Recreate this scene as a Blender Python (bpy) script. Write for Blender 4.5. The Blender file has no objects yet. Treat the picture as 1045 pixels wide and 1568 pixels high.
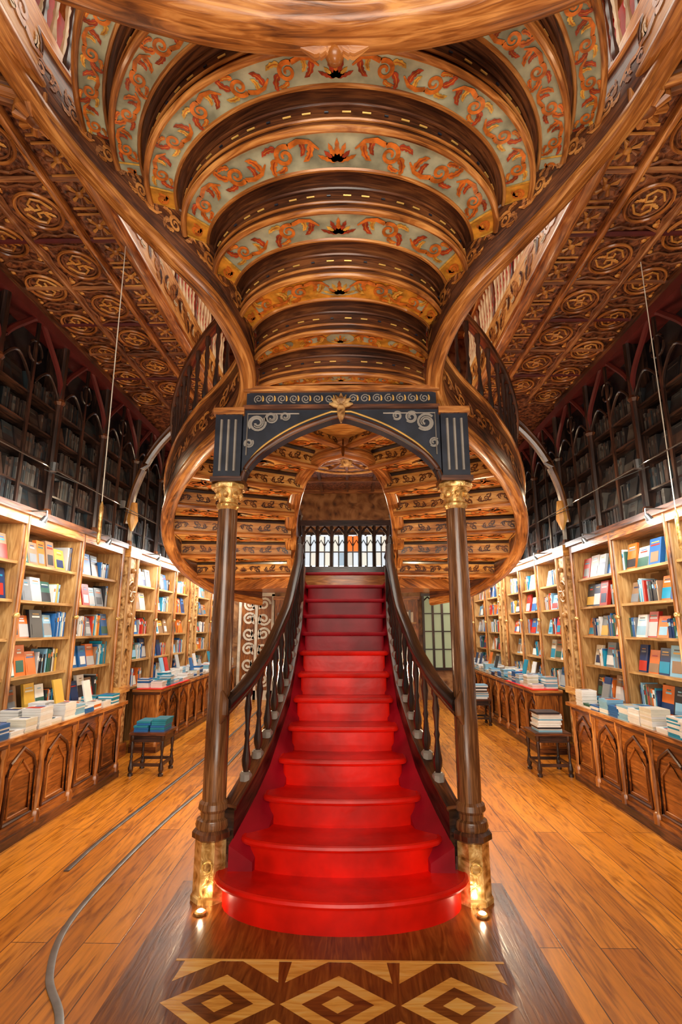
import bpy, math, random
from mathutils import Vector
R = random.Random(7)
H = 1.6
pi = math.pi

# ------------------------------------------------------------------ materials
def new_mat(name):
    m = bpy.data.materials.new(name); m.use_nodes = True
    nt = m.node_tree; b = nt.nodes['Principled BSDF']
    return m, nt, b
def ramp(nt, cols, pos=None):
    r = nt.nodes.new('ShaderNodeValToRGB'); e = r.color_ramp.elements
    n = len(cols)
    while len(e) < n: e.new(0.5)
    for i, c in enumerate(cols):
        e[i].position = pos[i] if pos else i/(n-1)
        e[i].color = (c[0], c[1], c[2], 1)
    return r
def wood(name, cols, rough=0.35, sx=1.0, sy=9.0, bump=0.15, coat=0.0):
    m, nt, b = new_mat(name); L = nt.links
    tc = nt.nodes.new('ShaderNodeTexCoord'); mp = nt.nodes.new('ShaderNodeMapping')
    mp.inputs['Scale'].default_value = (sx, sy, 1)
    L.new(tc.outputs['UV'], mp.inputs['Vector'])
    n = nt.nodes.new('ShaderNodeTexNoise'); n.inputs['Scale'].default_value = 3.0
    n.inputs['Detail'].default_value = 7; n.inputs['Distortion'].default_value = 1.6
    L.new(mp.outputs[0], n.inputs['Vector'])
    n2 = nt.nodes.new('ShaderNodeTexNoise'); n2.inputs['Scale'].default_value = 1.7; n2.inputs['Detail'].default_value = 3
    L.new(tc.outputs['Object'], n2.inputs['Vector'])
    mx = nt.nodes.new('ShaderNodeMath'); mx.operation = 'MULTIPLY_ADD'
    mx.inputs[1].default_value = 0.45; L.new(n2.outputs[0], mx.inputs[0])
    mm = nt.nodes.new('ShaderNodeMath'); mm.operation = 'MULTIPLY'; mm.inputs[1].default_value = 0.6
    L.new(n.outputs[0], mm.inputs[0]); L.new(mm.outputs[0], mx.inputs[2])
    r = ramp(nt, cols, [0.38 + 0.28*i/(len(cols)-1) for i in range(len(cols))])
    L.new(mx.outputs[0], r.inputs[0]); L.new(r.outputs[0], b.inputs['Base Color'])
    b.inputs['Roughness'].default_value = rough
    b.inputs['Coat Weight'].default_value = coat; b.inputs['Coat Roughness'].default_value = 0.15
    bp = nt.nodes.new('ShaderNodeBump'); bp.inputs['Strength'].default_value = bump; bp.inputs['Distance'].default_value = 0.01
    L.new(n.outputs[0], bp.inputs['Height']); L.new(bp.outputs[0], b.inputs['Normal'])
    return m
def carved(name, cols, scale=14, rough=0.45, bump=0.8, metal=0.0):
    m, nt, b = new_mat(name); L = nt.links
    tc = nt.nodes.new('ShaderNodeTexCoord')
    n = nt.nodes.new('ShaderNodeTexNoise'); n.inputs['Scale'].default_value = scale*0.5; n.inputs['Detail'].default_value = 3
    n.inputs['Distortion'].default_value = 2.5
    L.new(tc.outputs['Object'], n.inputs['Vector'])
    v = nt.nodes.new('ShaderNodeTexVoronoi'); v.feature = 'SMOOTH_F1'; v.inputs['Scale'].default_value = scale
    L.new(tc.outputs['Object'], v.inputs['Vector'])
    a = nt.nodes.new('ShaderNodeMath'); a.operation = 'MULTIPLY_ADD'; a.inputs[1].default_value = 0.5
    L.new(v.outputs['Distance'], a.inputs[0]); 
    h = nt.nodes.new('ShaderNodeMath'); h.operation = 'MULTIPLY'; h.inputs[1].default_value = 0.6
    L.new(n.outputs[0], h.inputs[0]); L.new(h.outputs[0], a.inputs[2])
    r = ramp(nt, cols, [0.3 + 0.35*i/(len(cols)-1) for i in range(len(cols))])
    L.new(a.outputs[0], r.inputs[0]); L.new(r.outputs[0], b.inputs['Base Color'])
    b.inputs['Roughness'].default_value = rough; b.inputs['Metallic'].default_value = metal
    bp = nt.nodes.new('ShaderNodeBump'); bp.inputs['Strength'].default_value = bump; bp.inputs['Distance'].default_value = 0.02
    L.new(a.outputs[0], bp.inputs['Height']); L.new(bp.outputs[0], b.inputs['Normal'])
    return m
def plain(name, c, rough=0.5, metal=0.0, var=0.12, bump=0.0, scale=8, coat=0, spec=None):
    m, nt, b = new_mat(name); L = nt.links
    tc = nt.nodes.new('ShaderNodeTexCoord')
    n = nt.nodes.new('ShaderNodeTexNoise'); n.inputs['Scale'].default_value = scale; n.inputs['Detail'].default_value = 4
    L.new(tc.outputs['Object'], n.inputs['Vector'])
    r = ramp(nt, [tuple(x*(1-var*1.5) for x in c), tuple(min(1, x*(1+var)) for x in c)], [0.35, 0.65])
    L.new(n.outputs[0], r.inputs[0]); L.new(r.outputs[0], b.inputs['Base Color'])
    b.inputs['Roughness'].default_value = rough; b.inputs['Metallic'].default_value = metal
    b.inputs['Coat Weight'].default_value = coat
    if spec is not None: b.inputs['Specular IOR Level'].default_value = spec
    if bump:
        bp = nt.nodes.new('ShaderNodeBump'); bp.inputs['Strength'].default_value = bump; bp.inputs['Distance'].default_value = 0.02
        L.new(n.outputs[0], bp.inputs['Height']); L.new(bp.outputs[0], b.inputs['Normal'])
    return m
def emis(name, c, s):
    m, nt, b = new_mat(name)
    b.inputs['Base Color'].default_value = (*c, 1); b.inputs['Emission Color'].default_value = (*c, 1)
    b.inputs['Emission Strength'].default_value = s
    return m

W_OR = wood('wood_orange', [(0.10,0.028,0.007),(0.40,0.135,0.026),(0.78,0.36,0.10)], 0.32, coat=0.25, bump=.25)
W_GOLD = wood('wood_golden', [(0.26,0.085,0.014),(0.66,0.30,0.06),(0.92,0.56,0.18)], 0.38, bump=0.35)
W_BR = wood('wood_brown', [(0.020,0.007,0.004),(0.085,0.026,0.010),(0.23,0.078,0.024)], 0.35, coat=0.2)
W_COL = wood('wood_column', [(0.045,0.017,0.007),(0.16,0.062,0.021),(0.34,0.15,0.055)], 0.25, sy=14, coat=0.4)
W_DK = wood('wood_dark', [(0.006,0.004,0.004),(0.024,0.012,0.009),(0.08,0.034,0.020)], 0.3, coat=0.3)
W_TAN = wood('wood_tan', [(0.27,0.12,0.035),(0.50,0.27,0.09),(0.70,0.44,0.18)], 0.45)
W_CAB = wood('wood_cabinet', [(0.07,0.018,0.005),(0.26,0.078,0.014),(0.54,0.19,0.035)], 0.3, coat=0.3)
W_CEI = wood('wood_coffer_ribs', [(0.08,0.025,0.010),(0.24,0.085,0.030),(0.52,0.23,0.08)], 0.38)
BLK = plain('ebony_panel', (0.016,0.021,0.036), 0.35, var=0.3)
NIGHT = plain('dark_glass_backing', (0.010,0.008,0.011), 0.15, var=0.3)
GREY = plain('pewter_tracery', (0.34,0.31,0.27), 0.4, 0.3)
GILT = plain('gilt', (0.80,0.48,0.12), 0.35, 0.3)
BRASS = carved('brass_carved', [(0.24,0.10,0.02),(0.62,0.34,0.09),(0.95,0.65,0.26)], 22, 0.28, 0.4, 0.5)
CARV = carved('carved_oak', [(0.022,0.006,0.004),(0.115,0.034,0.014),(0.33,0.12,0.045)], 22, 0.42, 1.0)
CARVL = carved('carved_light', [(0.15,0.06,0.016),(0.46,0.24,0.08),(0.76,0.50,0.21)], 18, 0.5, 0.9)
TEAL = plain('painted_teal', (0.45,0.48,0.33), 0.5, var=0.3, scale=6)
P_OR = plain('paint_orange', (0.68,0.18,0.02), 0.45, var=0.3, scale=20)
P_RED = plain('paint_red', (0.42,0.055,0.018), 0.45, var=0.3, scale=20)
P_GOLD = plain('paint_gold', (0.85,0.45,0.07), 0.4, var=0.3, scale=20)
P_AMB = plain('paint_amber', (0.78,0.34,0.035), 0.4, var=0.3, scale=12)
P_CREAM = plain('paint_cream', (0.74,0.60,0.34), 0.45)
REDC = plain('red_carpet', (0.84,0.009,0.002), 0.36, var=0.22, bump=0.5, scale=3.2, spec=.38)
CRIM_SHADE = plain('crimson_carpet_shaded', (0.36,0.004,0.014), 0.42, var=0.2, bump=0.4, scale=3.2, spec=.35)
MAR = plain('maroon_trim', (0.10,0.010,0.008), 0.5)
WHITE = plain('white_paint', (0.75,0.70,0.58), 0.5)
REDW = plain('red_wall_paint', (0.60,0.030,0.012), 0.6)
STEEL = plain('steel', (0.26,0.27,0.27), 0.3, 0.8)
DWALL = plain('dark_wall_plaster', (0.03,0.018,0.015), 0.7, var=0.3, scale=2)
BEIGE = plain('beige_backing', (0.40,0.25,0.11), 0.6)
GLOW = emis('window_daylight', (0.72,0.86,1.0), 1.6)
BULB = emis('lamp_bulb', (1.0,0.88,0.68), 30)

def floor_mat():
    m, nt, b = new_mat('floor_planks'); L = nt.links
    tc = nt.nodes.new('ShaderNodeTexCoord'); mp = nt.nodes.new('ShaderNodeMapping')
    mp.inputs['Rotation'].default_value = (0, 0, pi/2)
    L.new(tc.outputs['Object'], mp.inputs['Vector'])
    br = nt.nodes.new('ShaderNodeTexBrick')
    br.inputs['Scale'].default_value = 1.0; br.inputs['Brick Width'].default_value = 3.1; br.inputs['Row Height'].default_value = 0.19
    br.inputs['Mortar Size'].default_value = 0.003; br.inputs['Mortar Smooth'].default_value = 0.2
    br.inputs['Color1'].default_value = (0.56,0.185,0.014,1); br.inputs['Color2'].default_value = (0.90,0.36,0.036,1)
    br.inputs['Mortar'].default_value = (0.12,0.035,0.006,1)
    L.new(mp.outputs[0], br.inputs['Vector'])
    mp2 = nt.nodes.new('ShaderNodeMapping'); mp2.inputs['Scale'].default_value = (9, 0.9, 1)
    L.new(tc.outputs['Object'], mp2.inputs['Vector'])
    n = nt.nodes.new('ShaderNodeTexNoise'); n.inputs['Scale'].default_value = 2.2; n.inputs['Detail'].default_value = 8; n.inputs['Distortion'].default_value = 1.8
    L.new(mp2.outputs[0], n.inputs['Vector'])
    r = ramp(nt, [(0.38,0.28,0.20),(0.88,0.84,0.8),(1.1,1.06,1.0)], [0.32,0.5,0.68])
    L.new(n.outputs[0], r.inputs[0])
    mx = nt.nodes.new('ShaderNodeMix'); mx.data_type = 'RGBA'; mx.blend_type = 'MULTIPLY'; mx.inputs[0].default_value = 0.9
    L.new(br.outputs['Color'], mx.inputs[6]); L.new(r.outputs[0], mx.inputs[7]); L.new(mx.outputs[2], b.inputs['Base Color'])
    n3 = nt.nodes.new('ShaderNodeTexNoise'); n3.inputs['Scale'].default_value = 1.5
    L.new(tc.outputs['Object'], n3.inputs['Vector'])
    mr = nt.nodes.new('ShaderNodeMapRange'); mr.inputs[3].default_value = 0.16; mr.inputs[4].default_value = 0.40
    L.new(n3.outputs[0], mr.inputs[0]); L.new(mr.outputs[0], b.inputs['Roughness'])
    bp = nt.nodes.new('ShaderNodeBump'); bp.inputs['Strength'].default_value = 0.25; bp.inputs['Distance'].default_value = 0.004
    L.new(br.outputs['Fac'], bp.inputs['Height']); bp.invert = True; L.new(bp.outputs[0], b.inputs['Normal'])
    return m
FLOOR = floor_mat()
bookcols = [(0.80,0.80,0.78),(0.70,0.66,0.54),(0.02,0.13,0.38),(0.01,0.27,0.44),(0.50,0.03,0.02),(0.68,0.16,0.02),
            (0.02,0.02,0.025),(0.20,0.22,0.24),(0.24,0.48,0.66),(0.70,0.42,0.06),(0.01,0.035,0.12),(0.30,0.18,0.10),(0.80,0.80,0.78),(0.03,0.12,0.09),(.45,.47,.48)]
BK = [plain('book_cover_%d' % i, c, 0.35, var=0.05) for i, c in enumerate(bookcols)]
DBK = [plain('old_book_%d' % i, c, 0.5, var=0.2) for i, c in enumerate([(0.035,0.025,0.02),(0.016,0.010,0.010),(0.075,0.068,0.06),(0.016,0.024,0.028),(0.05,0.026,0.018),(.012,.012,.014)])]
TEALB = plain('teal_cloth', (0.01,0.20,0.29), 0.6)

# ------------------------------------------------------------------ mesh builder
class MB:
    def __init__(s): s.v=[]; s.f=[]; s.m=[]; s.uv=[]; s.mats=[]
    def mi(s, mat):
        if mat not in s.mats: s.mats.append(mat)
        return s.mats.index(mat)
    def add(s, vs, fs, mat, uvs=None):
        o = len(s.v); s.v += [tuple(p) for p in vs]; k = s.mi(mat)
        for i, f in enumerate(fs):
            s.f.append([o+a for a in f]); s.m.append(k)
            if uvs: s.uv += uvs[i]
            else:
                s.uv += [(vs[a][0]+vs[a][2]*0.3, vs[a][1]+vs[a][2]) for a in f]
    def hexa(s, p, mat):
        fs = [(3,2,1,0),(4,5,6,7),(0,1,5,4),(1,2,6,5),(2,3,7,6),(3,0,4,7)]
        ds = [(Vector(p[1])-Vector(p[0])), (Vector(p[3])-Vector(p[0])), (Vector(p[4])-Vector(p[0]))]
        ln = [d.length or 1e-6 for d in ds]; un = [d/l for d, l in zip(ds, ln)]
        ax = [(0,1),(0,1),(0,2),(1,2),(0,2),(1,2)]
        uvs = []
        off = R.random()*5
        for f, (a, b) in zip(fs, ax):
            if ln[a] < ln[b]: a, b = b, a
            uvs.append([(Vector(p[i]).dot(un[a])+off, Vector(p[i]).dot(un[b])+off) for i in f])
        s.add(p, fs, mat, uvs)
    def box(s, x0,x1,y0,y1,z0,z1, mat):
        if x0>x1: x0,x1=x1,x0
        if y0>y1: y0,y1=y1,y0
        if z0>z1: z0,z1=z1,z0
        s.hexa([(x0,y0,z0),(x1,y0,z0),(x1,y1,z0),(x0,y1,z0),(x0,y0,z1),(x1,y0,z1),(x1,y1,z1),(x0,y1,z1)], mat)
    def rings(s, rings, mat, closed=True, caps=True, lens=None):
        n = len(rings[0]); vs = [p for r in rings for p in r]; fs=[]; uvs=[]
        if lens is None:
            lens=[0]
            for i in range(1,len(rings)):
                lens.append(lens[-1]+(Vector(rings[i][0])-Vector(rings[i-1][0])).length)
        w=[0]
        for j in range(n): w.append(w[-1]+(Vector(rings[0][(j+1)%n])-Vector(rings[0][j])).length)
        for i in range(len(rings)-1):
            for j in range(n if closed else n-1):
                k=(j+1)%n
                fs.append((i*n+j,i*n+k,(i+1)*n+k,(i+1)*n+j))
                uvs.append([(lens[i],w[j]),(lens[i],w[j+1]),(lens[i+1],w[j+1]),(lens[i+1],w[j])])
        if caps and closed:
            fs.append(tuple(range(n-1,-1,-1))); uvs.append([(rings[0][j][0],rings[0][j][2]) for j in range(n-1,-1,-1)])
            o=(len(rings)-1)*n; fs.append(tuple(o+j for j in range(n))); uvs.append([(rings[-1][j][0],rings[-1][j][2]) for j in range(n)])
        s.add(vs, fs, mat, uvs)
    def tube(s, path, r, mat, n=8, sx=1, sy=1, caps=True):
        path=[Vector(p) for p in path]; m=len(path)
        rr = r if isinstance(r,(list,tuple)) else [r]*m
        rings=[]
        for i,p in enumerate(path):
            t=(path[min(i+1,m-1)]-path[max(i-1,0)]).normalized()
            ref=Vector((0,0,1)) if abs(t.z)<0.92 else Vector((0,1,0))
            a=t.cross(ref).normalized(); b=a.cross(t).normalized()
            rings.append([p+a*(math.cos(2*pi*k/n)*rr[i]*sx)+b*(math.sin(2*pi*k/n)*rr[i]*sy) for k in range(n)])
        s.rings(rings, mat, caps=caps)
    def sweep(s, path, prof, mat, caps=True):
        path=[Vector(p) for p in path]; m=len(path); rings=[]
        for i,p in enumerate(path):
            t=(path[min(i+1,m-1)]-path[max(i-1,0)]); t.z=0; t.normalize()
            a=t.cross(Vector((0,0,1)))
            rings.append([p+a*q[0]+Vector((0,0,q[1])) for q in prof])
        s.rings(rings, mat, caps=caps)
    def lathe(s, cx,cy,prof,mat,n=16,rot=0):
        rings=[[(cx+r*math.cos(2*pi*k/n+rot), cy+r*math.sin(2*pi*k/n+rot), z) for k in range(n)] for r,z in prof]
        s.rings(rings, mat)
    def ball(s, c, r, mat, n=8, sz=1.0):
        prof=[(max(1e-4,r*math.sin(pi*i/6)), c[2]-sz*r*math.cos(pi*i/6)) for i in range(7)]
        s.lathe(c[0],c[1],prof,mat,n)
    def prism(s, pts, z0, z1, mat):
        n=len(pts); vs=[(x,y,z0) for x,y in pts]+[(x,y,z1) for x,y in pts]
        fs=[tuple(range(n-1,-1,-1)), tuple(range(n,2*n))]+[(i,(i+1)%n,n+(i+1)%n,n+i) for i in range(n)]
        s.add(vs,fs,mat)
    def strip(s, pts, ws, M, mat):
        n=len(pts); vs=[]
        for i,(x,y) in enumerate(pts):
            x0,y0=pts[max(i-1,0)]; x1,y1=pts[min(i+1,n-1)]
            dx,dy=x1-x0,y1-y0; l=math.hypot(dx,dy) or 1e-6
            nx,ny=-dy/l,dx/l; w=ws[i]*0.5
            vs.append(M(x+nx*w,y+ny*w)); vs.append(M(x-nx*w,y-ny*w))
        s.add(vs,[(2*i,2*i+1,2*i+3,2*i+2) for i in range(n-1)],mat)
    def obj(s, name, sharp=35, parent=None, bevel=0):
        me=bpy.data.meshes.new(name); me.from_pydata(s.v,[],s.f)
        for m in s.mats: me.materials.append(m)
        me.polygons.foreach_set('material_index', s.m)
        ul=me.uv_layers.new(name='UVMap')
        flat=[c for u in s.uv for c in u]
        ul.data.foreach_set('uv', flat)
        me.polygons.foreach_set('use_smooth',[True]*len(me.polygons))
        me.set_sharp_from_angle(angle=math.radians(sharp))
        me.update()
        o=bpy.data.objects.new(name,me); bpy.context.scene.collection.objects.link(o)
        if parent: o.parent=parent
        return o

def cat(pts, n=6):
    P=[Vector(p) for p in pts]; P=[P[0]*2-P[1]]+P+[P[-1]*2-P[-2]]; out=[]
    for i in range(1,len(P)-2):
        for k in range(n):
            t=k/n; a,b,c,d=P[i-1:i+3]
            out.append(0.5*((2*b)+(c-a)*t+(2*a-5*b+4*c-d)*t*t+(3*b-a-3*c+d)*t**3))
    out.append(P[-2]); return out
def rp(w,h,r=0.2,z=0):
    c=min(w,h)*r
    return [(-w/2,z+c),(-w/2+c*.3,z+c*.3),(-w/2+c,z),(w/2-c,z),(w/2-c*.3,z+c*.3),(w/2,z+c),(w/2,z+h-c),(w/2-c*.3,z+h-c*.3),(w/2-c,z+h),(-w/2+c,z+h),(-w/2+c*.3,z+h-c*.3),(-w/2,z+h-c)]

# ornament motifs in a flat (u,v) frame -------------------------------------
def spiral(cx,cy,r0,r1,a0,turns,n=22,d=1):
    return [(cx+(r0+(r1-r0)*i/n)*math.cos(a0+d*2*pi*turns*i/n), cy+(r0+(r1-r0)*i/n)*math.sin(a0+d*2*pi*turns*i/n)) for i in range(n+1)]
def leaf(mb,M,x,y,ang,ln,wd,mat,curl=0.6,vein=None):
    pts=[];ws=[]; prof=[0.2,0.8,1.0,0.62,0.95,0.55,0.75,0.35,0.0]
    a=ang;px,py=x,y
    for i in range(9):
        pts.append((px,py)); ws.append(wd*prof[i]); px+=math.cos(a)*ln/8; py+=math.sin(a)*ln/8; a+=curl/8
    mb.strip(pts,ws,M,mat)
    if vein:
        M2=lambda u,v:(lambda p:(p[0],p[1],p[2]-.0015))(M(u,v))
        mb.strip(pts[1:7],[wd*.14]*6,M2,vein)
def scroll_cell(mb,M,u,v,w,d,flip,cols):
    q=w*0.29
    c1,c2,c3=cols
    T=lambda a,b:(u+d*a, v+flip*b)
    for (lx,ly,la,ll,lc,cm,lw) in [(-w*0.75,-w*0.22,1.75,w*0.60,-1.6,c2,.21),(-w*0.5,-w*0.3,2.2,w*0.45,-1.8,c3,.17),
                                (q*0.9,q*0.1,0.5,w*0.62,1.6,c2,.22),(q*0.2,q*0.95,0.9,w*0.42,-1.5,c1,.17),(q*0.6,-q*0.8,-0.4,w*0.5,1.3,c3,.19)]:
        x,y=T(lx,ly)
        vx,vy=d*math.cos(la),flip*math.sin(la)
        leaf(mb,M,x,y,math.atan2(vy,vx),ll,w*lw,cm,lc*d*flip,c1 if cm is not c1 else c3)
    sp=spiral(0,0,q,q*0.18,-2.2,1.45)
    M3=lambda u,v:(lambda p:(p[0],p[1],p[2]-.002))(M(u,v))
    mb.strip([T(a,b) for a,b in sp],[w*0.15*(1-0.55*i/22) for i in range(23)],M3,c1)
    st=[(-w*1.0,-w*0.05),(-w*0.75,-w*0.28),(-w*0.45,-w*0.33),(-q*0.59,-q*0.81)]
    mb.strip([T(a,b) for a,b in st],[w*0.05,w*0.12,w*0.15,w*0.15],M3,c1)
def ornament(mb,M,L,w,cols,cart=None,ends=True,cell=1.75,frame=None):
    e = w*0.95 if ends else 0.0
    c0=w*0.6
    half=L/2-e-c0; n=max(1,int(round(half/(w*cell)))); st=half/n
    for d in (-1,1):
        for i in range(n):
            scroll_cell(mb,M,d*(c0+st*(i+0.55)),0,w,d,1 if i%2 else -1,cols)
        if ends:
            uc=d*(L/2-w*0.45)
            sp=spiral(uc,0,w*0.26,w*0.05,0.5,1.4,20,d)
            mb.strip(sp,[w*0.12]*21,M,cols[0])
            leaf(mb,M,uc-d*w*0.25,-w*0.25,pi/2*(1-d)+d*0.3,w*0.5,w*0.14,cols[0],0.8*d)
            mb.strip([(d*(L/2-w*0.95),-w*0.48),(d*(L/2-w*0.95),0),(d*(L/2-w*0.95),w*0.48)],[w*0.09]*3,M,frame or cols[0])
            mb.strip([(d*(L/2-w*0.04),-w*0.48),(d*(L/2-w*0.04),w*0.48)],[w*0.09]*2,M,frame or cols[0])
    for k in range(-2,3):
        leaf(mb,M,0,-w*0.3,pi/2+k*0.55,w*(0.62-0.07*abs(k)),w*0.17,cols[abs(k)%3],-0.5*k*0.5)
    for d in (-1,1): leaf(mb,M,0,-w*0.28,pi/2*(1-d),w*0.6,w*0.15,cols[1],0.7*d)
def path_map(path,soff,zoff):
    P=[Vector(p) for p in path]; L=[0]
    for a,b in zip(P,P[1:]): L.append(L[-1]+(b-a).length)
    tl=L[-1]
    def M(u,v):
        s=min(max(u+tl/2,0),tl-1e-4); k=0
        while k<len(P)-2 and L[k+1]<s: k+=1
        t=(s-L[k])/(L[k+1]-L[k]); p=P[k].lerp(P[k+1],t)
        d=P[min(k+2,len(P)-1)]-P[max(k-1,0)]; d.z=0; d.normalize(); a=d.cross(Vector((0,0,1)))
        q=p+a*soff; return (q.x,q.y,q.z+zoff+v)
    return M,tl

# ------------------------------------------------------------------ room shell
YB=12.4
mb=MB(); mb.box(-3.4,3.4,-2.5,YB+0.1,-0.12,0,FLOOR); mb.obj('floor')
for sd,nm in ((-1,'wall_left'),(1,'wall_right')):
    mb=MB(); mb.box(sd*3.3,sd*3.45,-2.5,YB+0.1,0,4.75,DWALL); mb.box(sd*3.3,sd*3.45,-2.5,YB+0.1,4.75,9,REDW)
    for k in range(9):
        y=0.5+k*1.4; mb.box(sd*3.2,sd*3.3,y-0.08,y+0.08,5.1,8.9,W_GOLD)
    mb.obj(nm)
mb=MB(); 
mb.box(-3.45,3.45,YB,YB+0.15,0,9,carved('back_wall_panel',[(0.08,0.028,0.012),(0.26,0.11,0.035),(0.44,0.22,0.085)],6,0.5,0.4)); mb.obj('wall_back')
mb=MB(); mb.box(-3.45,3.45,-2.5,YB+0.15,9,9.15,plain('upper_plaster',(0.40,0.28,0.15),0.7))
for k in range(12):
    y=-1+k*1.2; mb.box(-3.4,3.4,y-0.06,y+0.06,8.86,9,W_GOLD)
mb.obj('ceiling')

# parquet inlay
mb=MB()
IN_D=wood('inlay_dark',[(0.10,0.026,0.005),(0.21,0.060,0.010),(0.32,0.105,0.018)],0.26)
IN_M=wood('inlay_border',[(0.10,0.028,0.005),(0.21,0.062,0.010),(0.36,0.12,0.020)],0.24)
IN_O=wood('inlay_maple',[(0.66,0.28,0.04),(0.88,0.46,0.09),(0.95,0.62,0.19)],0.26)
mb.box(-1.02,1.02,0.6,3.78,0.0,0.003,IN_M)
mb.box(-0.80,0.80,0.9,2.97,0.003,0.005,IN_D)
def dia(cx,cy,hx,hy,z,mat): mb.add([(cx-hx,cy,z),(cx,cy-hy,z),(cx+hx,cy,z),(cx,cy+hy,z)],[(0,1,2,3)],mat)
hx,hy=0.262,0.20
z=0.0056
for r in range(4):
    cy=2.66-r*2*hy
    for c in (-1,0,1):
        cx=c*2*hx
        dia(cx,cy,hx*.96,hy*.96,z,IN_O); dia(cx,cy,hx*0.60,hy*0.60,z+.0004,IN_D); dia(cx,cy,hx*0.27,hy*0.27,z+.0008,IN_O)
    for c in (-1.5,-0.5,0.5,1.5):
        cx=c*2*hx
        if r: 
            dia(cx,cy+hy,hx*0.55 if abs(c)<1 else .001,hy*0.55,z,IN_O); dia(cx,cy+hy,hx*0.25 if abs(c)<1 else .001,hy*0.25,z+.0004,IN_D)
for c in (-1,0,1,2):
    cx=(c-.5)*2*hx
    for (a,b,cc) in ((cx-hx*.80,cx-hx*.12,-1),(cx+hx*.12,cx+hx*.80,1)):
        if a<-.79 or b>.79: continue
        mb.add([(a,2.955,z),(b,2.955,z),(cx+cc*hx*.06,2.80,z)],[(0,1,2)],IN_O)
mb.box(-0.80,0.80,2.955,2.97,0.005,0.0065,IN_O)
mb.obj('parquet_inlay')

def rail(pts,name):
    mb=MB(); mb.sweep(cat([(x,y,0.0) for x,y in pts],8),rp(0.035,0.008,0.2),STEEL); mb.obj(name)
rail([(-1.0,2.2),(-1.16,2.56),(-1.36,2.84),(-1.5,3.27),(-1.53,3.98),(-1.5,4.9),(-1.42,5.9),(-1.4,7.5),(-1.4,11)],'floor_rail_track')
rail([(-1.85,3.9),(-1.86,4.5),(-1.8,5.9),(-1.75,7.5),(-1.75,11)],'floor_rail_track')

# ------------------------------------------------------------------ red staircase
RZ=0.172; RUN=0.26; Y0=3.14
ws=[.735,.60,.505,.44,.405,.39,.385,.39,.40,.41,.42,.44,.46]
bul=[.36,.17,.12,.09,.06,.04,.03,.02,.02,.02,.02,.02,.02]
def nz(y): return RZ*(1+(y-Y0)/RUN)
def lerp_tab(P,y):
    for (a,b),(c,d) in zip(P,P[1:]):
        if y<=c:
            t=max(0,(y-a)/(c-a)); return b+(d-b)*t
    return P[-1][1]
def xs(y): return lerp_tab([(3.4,.72),(3.6,.64),(3.8,.57),(4.0,.515),(4.5,.44),(5.2,.425),(6.3,.49),(7,.5)],y)
mb=MB()
for i in range(13):
    w=ws[i]; b=bul[i]; yc=Y0+RUN*i; m=REDC if i<8 else CRIM_SHADE; n=20  # upper steps get the darker red: their shade is put into the colour
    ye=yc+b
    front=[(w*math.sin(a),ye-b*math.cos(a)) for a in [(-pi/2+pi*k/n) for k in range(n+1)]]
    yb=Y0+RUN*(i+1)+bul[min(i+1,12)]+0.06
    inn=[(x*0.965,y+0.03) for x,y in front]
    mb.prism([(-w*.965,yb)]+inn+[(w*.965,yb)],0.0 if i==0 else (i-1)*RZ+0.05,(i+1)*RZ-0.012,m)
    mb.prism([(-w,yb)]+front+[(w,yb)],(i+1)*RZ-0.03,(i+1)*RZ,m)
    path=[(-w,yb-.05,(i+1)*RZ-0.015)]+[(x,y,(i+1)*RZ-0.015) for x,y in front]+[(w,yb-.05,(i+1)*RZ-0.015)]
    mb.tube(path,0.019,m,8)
for sd in (-1,1):
    ys=[3.5+0.1*k for k in range(29)]
    for a,b in zip(ys,ys[1:]):
        def wi(y):
            k=(y-Y0)/RUN; k=max(0,min(11.99,k)); j=int(k); return min(ws[j]+(ws[j+1]-ws[j])*(k-j)-0.03,xs(y)-.01)
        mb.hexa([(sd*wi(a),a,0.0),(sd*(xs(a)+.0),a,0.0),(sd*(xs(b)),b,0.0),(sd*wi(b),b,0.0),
                 (sd*wi(a),a,nz(a)-.19),(sd*xs(a),a,nz(a)-.10),(sd*xs(b),b,nz(b)-.10),(sd*wi(b),b,nz(b)-.19)],CRIM_SHADE)
mb.obj('red_carpet_staircase')

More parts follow.
